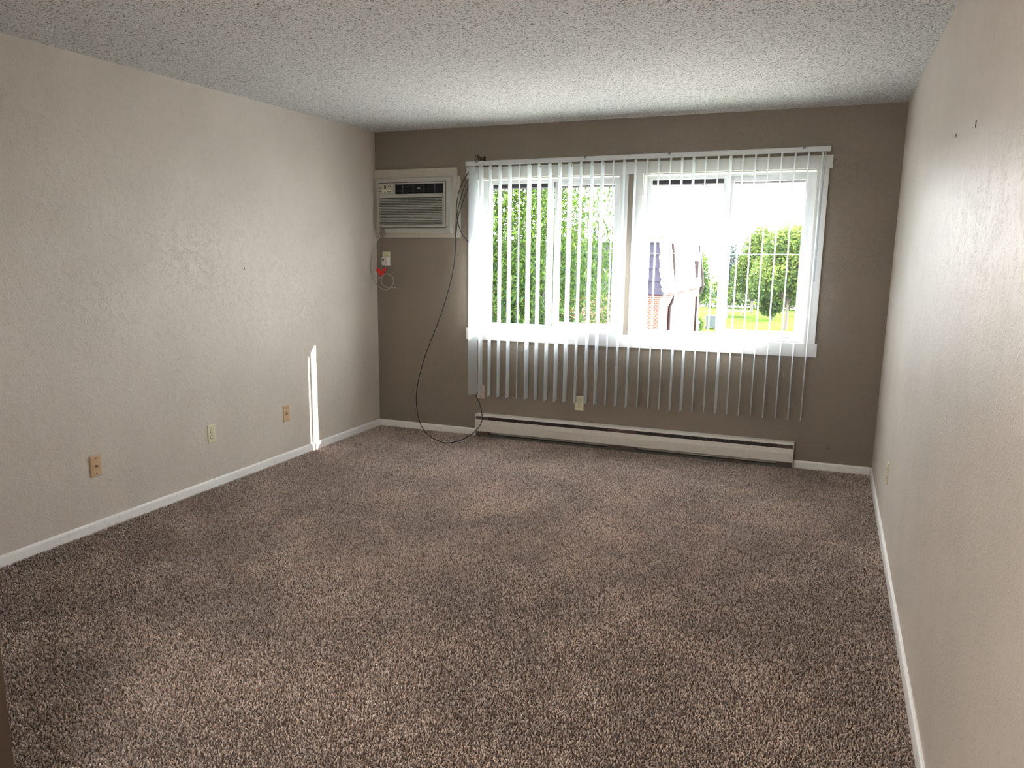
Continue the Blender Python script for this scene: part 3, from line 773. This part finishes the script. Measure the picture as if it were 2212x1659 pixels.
# neighbouring building with mansard roof and brick ground floor
def make_building():
    BX, BY0, BY1 = -1.5, 20.0, 28.4
    r = empty('apartment_building', (-6, 24, GZ), label='neighbouring brick building with mansard roof, coloured pale on its sunlit side and dark on its shady side, and brown downspouts', cat='building')
    m = new_mat('red_brick', (.35, .1, .07), .9, spec=0.05); p = coords(m)
    sp_ = N(m, 'ShaderNodeSeparateXYZ'); L(m, p, sp_.inputs[0])
    cx_ = N(m, 'ShaderNodeCombineXYZ'); L(m, math_(m, 'ADD', sp_.outputs[0], sp_.outputs[1]), cx_.inputs[0]); L(m, sp_.outputs[2], cx_.inputs[1])
    bt = N(m, 'ShaderNodeTexBrick'); L(m, cx_.outputs[0], bt.inputs['Vector']); bt.inputs['Scale'].default_value = 4.2
    bt.inputs['Color1'].default_value = (.085, .018, .014, 1); bt.inputs['Color2'].default_value = (.11, .030, .022, 1); bt.inputs['Mortar'].default_value = (.22, .17, .15, 1)
    bt.inputs['Mortar Size'].default_value = .025
    L(m, bt.outputs[0], bsdf(m).inputs['Base Color']); brick = m
    shaded_side = speck('mansard_shaded', (.016, .0155, .023), .7, amount=.15, scale=6, spec=.05)  # dark copy of the shakes, shade of that face in the colour
    pale = speck('mansard_sunlit', (.55, .54, .52), .7, amount=.08, scale=5)  # pale copy of the shakes, sunlight put into the colour
    brown = speck('downspout_brown', (.016, .012, .012), .5, spec=.05)
    def bd(mb, name, mat, par=None, label=None): 
        o = mb.build(name, mat, par or r, label=label)
        if par is None: cb(o, r)
        return o
    bd(box(-13, BX, BY0, BY1, GZ, .17), 'brick_wall', brick)
    # mansard core with flared foot
    def flare(z):      # outward offset of the roof face at height z
        t = (z - .20) / 1.62
        return .22 * (1 - t) ** 2.4 - .06
    core = MB(); prev = None
    zs = [.20, .35, .6, .95, 1.4, 1.82]
    rings = []
    for z in zs:
        f = flare(z); rings.append([core.bm.verts.new(q) for q in ((-13, BY0 - f, z), (BX + f, BY0 - f, z), (BX + f, BY1 + f, z), (-13, BY1 + f, z))])
    for a, b in zip(rings, rings[1:]):
        for k in range(4): core.bm.faces.new((a[k], a[(k + 1) % 4], b[(k + 1) % 4], b[k]))
    core.bm.faces.new(rings[-1]); core.bm.faces.new(rings[0][::-1])
    bd(core, 'mansard_roof', shaded_side)
    # shake courses, piece by piece, on the two faces in view, sun and shade in their colours
    n = 8
    for k in range(n):
        z0, z1 = .20 + k * 1.62 / n, .20 + (k + 1) * 1.62 / n
        f0, f1 = flare(z0) + .026, flare(z1) + .014
        ys = BY0 - flare(z0) ; off = (k % 2) * .45
        y = BY0 - f0 - off
        while y < BY1 + .2:
            a, b = max(y + .03, BY0 - f0), min(y + .87, BY1 + f0)
            if b - a > .1:
                mb = MB(); prof_ = [(BX + f0 - .03, z0 + .010), (BX + f0, z0 + .010), (BX + f1, z1 - .008), (BX + f1 - .04, z1 - .008)]
                mb.prism(prof_, a, b, 'Y'); bd(mb, 'shake', pale)
            y += .9
        x = BX + f0 - off
        while x > -4.2:
            a, b = x - .88, x - .02 - (0.0 if x < BX else .0)
            b = min(b, BX + f0 - .031)
            mb = MB(); prof_ = [(BY0 - f0 + .02, z0 + .004), (BY0 - f0, z0 + .004), (BY0 - f1 - .006, z1), (BY0 - f1 + .02, z1)]
            mb.prism(prof_, a, b, 'X'); bd(mb, 'shaded_shake', shaded_side)
            x -= .9
    bd(box(-13, BX + .13, BY0 - .13, BY1 + .13, .16, .20), 'eave_board', brown)
    bd(box(-13, BX + .02, BY0 - .02, BY1 + .02, 1.83, 1.90), 'roof_cap', M['ac_white'])
    for y in (21.6, 27.6):
        mb = MB().tube([(BX + .06, y, 1.82), (BX + .25, y, .28), (BX + .24, y, .14), (BX + .08, y, -.22), (BX + .05, y, -.3), (BX + .05, y, GZ)], .05, 8, 1)
        bd(mb, 'downspout', brown)
    for y in (23.4, 26.0):
        w_ = bd(box(BX - .02, BX + .05, y - .5, y + .5, -1.9, -.6), 'window', M['ac_white'])
        o = box(BX + .051, BX + .056, y - .43, y + .43, -1.82, -.68).build('pane', M['grille_dark'], w_); o.matrix_parent_inverse = Matrix()
    bd(box(BX - .02, BX + .14, 26.9, 27.2, .55, 1.2), 'roof_vent', brown)
    return r
make_building()
# distant house
r = empty('distant_house', (-3.6, 72, GZ), 0, 'far house with lavender grey roof between the trees', 'building')
MB().box(-3.2, 3.2, 0, 7, 0, 3.1).build('walls', M['concrete'], r)
M['lav'] = speck('lavender_shingle', (.05, .046, .062), .8, spec=.05)
MB().prism([(-.5, 3.1), (7.5, 3.1), (3.5, 4.45)], -3.6, 3.6, 'X').build('roof', M['lav'], r)
# picnic table on the lawn
M['wood'] = speck('weathered_wood', (.22, .20, .15), .8)
r = empty('picnic_table', (-2.45, 52.0, GZ), .3, 'small picnic table on the sunlit lawn', 'table')
MB().box(-.9, .9, -.38, .38, .70, .75).build('table_top', M['wood'], r)
for s in (-1, 1):
    MB().box(-.9, .9, s * .75 - .14, s * .75 + .14, .42, .46).build('bench', M['wood'], r)
    MB().box(s * .6 - .04, s * .6 + .04, -.75, .75, .38, .43).build('cross_beam', M['wood'], r)
    for q in (-1, 1):
        MB().prism([(q * .25 - .05, .72), (q * .25 + .05, .72), (q * .6 + .05, 0), (q * .6 - .05, 0)], s * .6 - .04, s * .6 + .04, 'X').build('leg', M['wood'], r)
# bins and shrub beside the pavement
M['teal'] = speck('teal_bin', (.018, .05, .042), .5)
M['slategrey'] = speck('slate_bin', (.020, .032, .032), .5)
def wheelie(loc, mat, label, s=1.0):
    r = empty('waste_bin', loc, 0, label, 'waste bin')
    MB().prism([(-.42 * s, .08), (.42 * s, .08), (.5 * s, 1.15 * s), (-.5 * s, 1.15 * s)], -.45 * s, .45 * s, 'Y').build('body', mat, r)
    MB().prism([(-.54 * s, 1.15 * s), (.54 * s, 1.15 * s), (.50 * s, 1.24 * s), (-.2 * s, 1.30 * s), (-.5 * s, 1.24 * s)], -.5 * s, .5 * s, 'Y').build('lid', mat, r)
    for q in (-1, 1): MB().cyl((q * .38 * s, -.47 * s, .10), .10, .07, 'Y', 14).build('wheel', M['dark'], r)
wheelie((-2.58, 33.0, GZ), M['teal'], 'teal waste bin at the foot of the neighbouring building', .9)
wheelie((-2.67, 42.0, GZ), M['slategrey'], 'dark grey-green waste bin standing on the lawn edge', .62)
r = empty('round_shrub', (-3.35, 38.0, GZ), 0, 'low clipped green shrub between the two bins', 'shrub')
V, tone = leaf_cloud([(0, 0, .55, .8, .7, .6)], 1800, .07, rng, 0, .5)
leaf_object('foliage', V, tone, M['leaf_near'], r)
# overhead wire
mb = MB().tube([(-14, 19.0, 1.62), (-4, 19.0, 1.50), (6, 19.0, 1.50), (14, 19.0, 1.6)], .0045, 6, 6)
tag(mb.build('utility_wire', M['rail']), 'thin pale overhead wire crossing in front of the distant trees', 'wire')
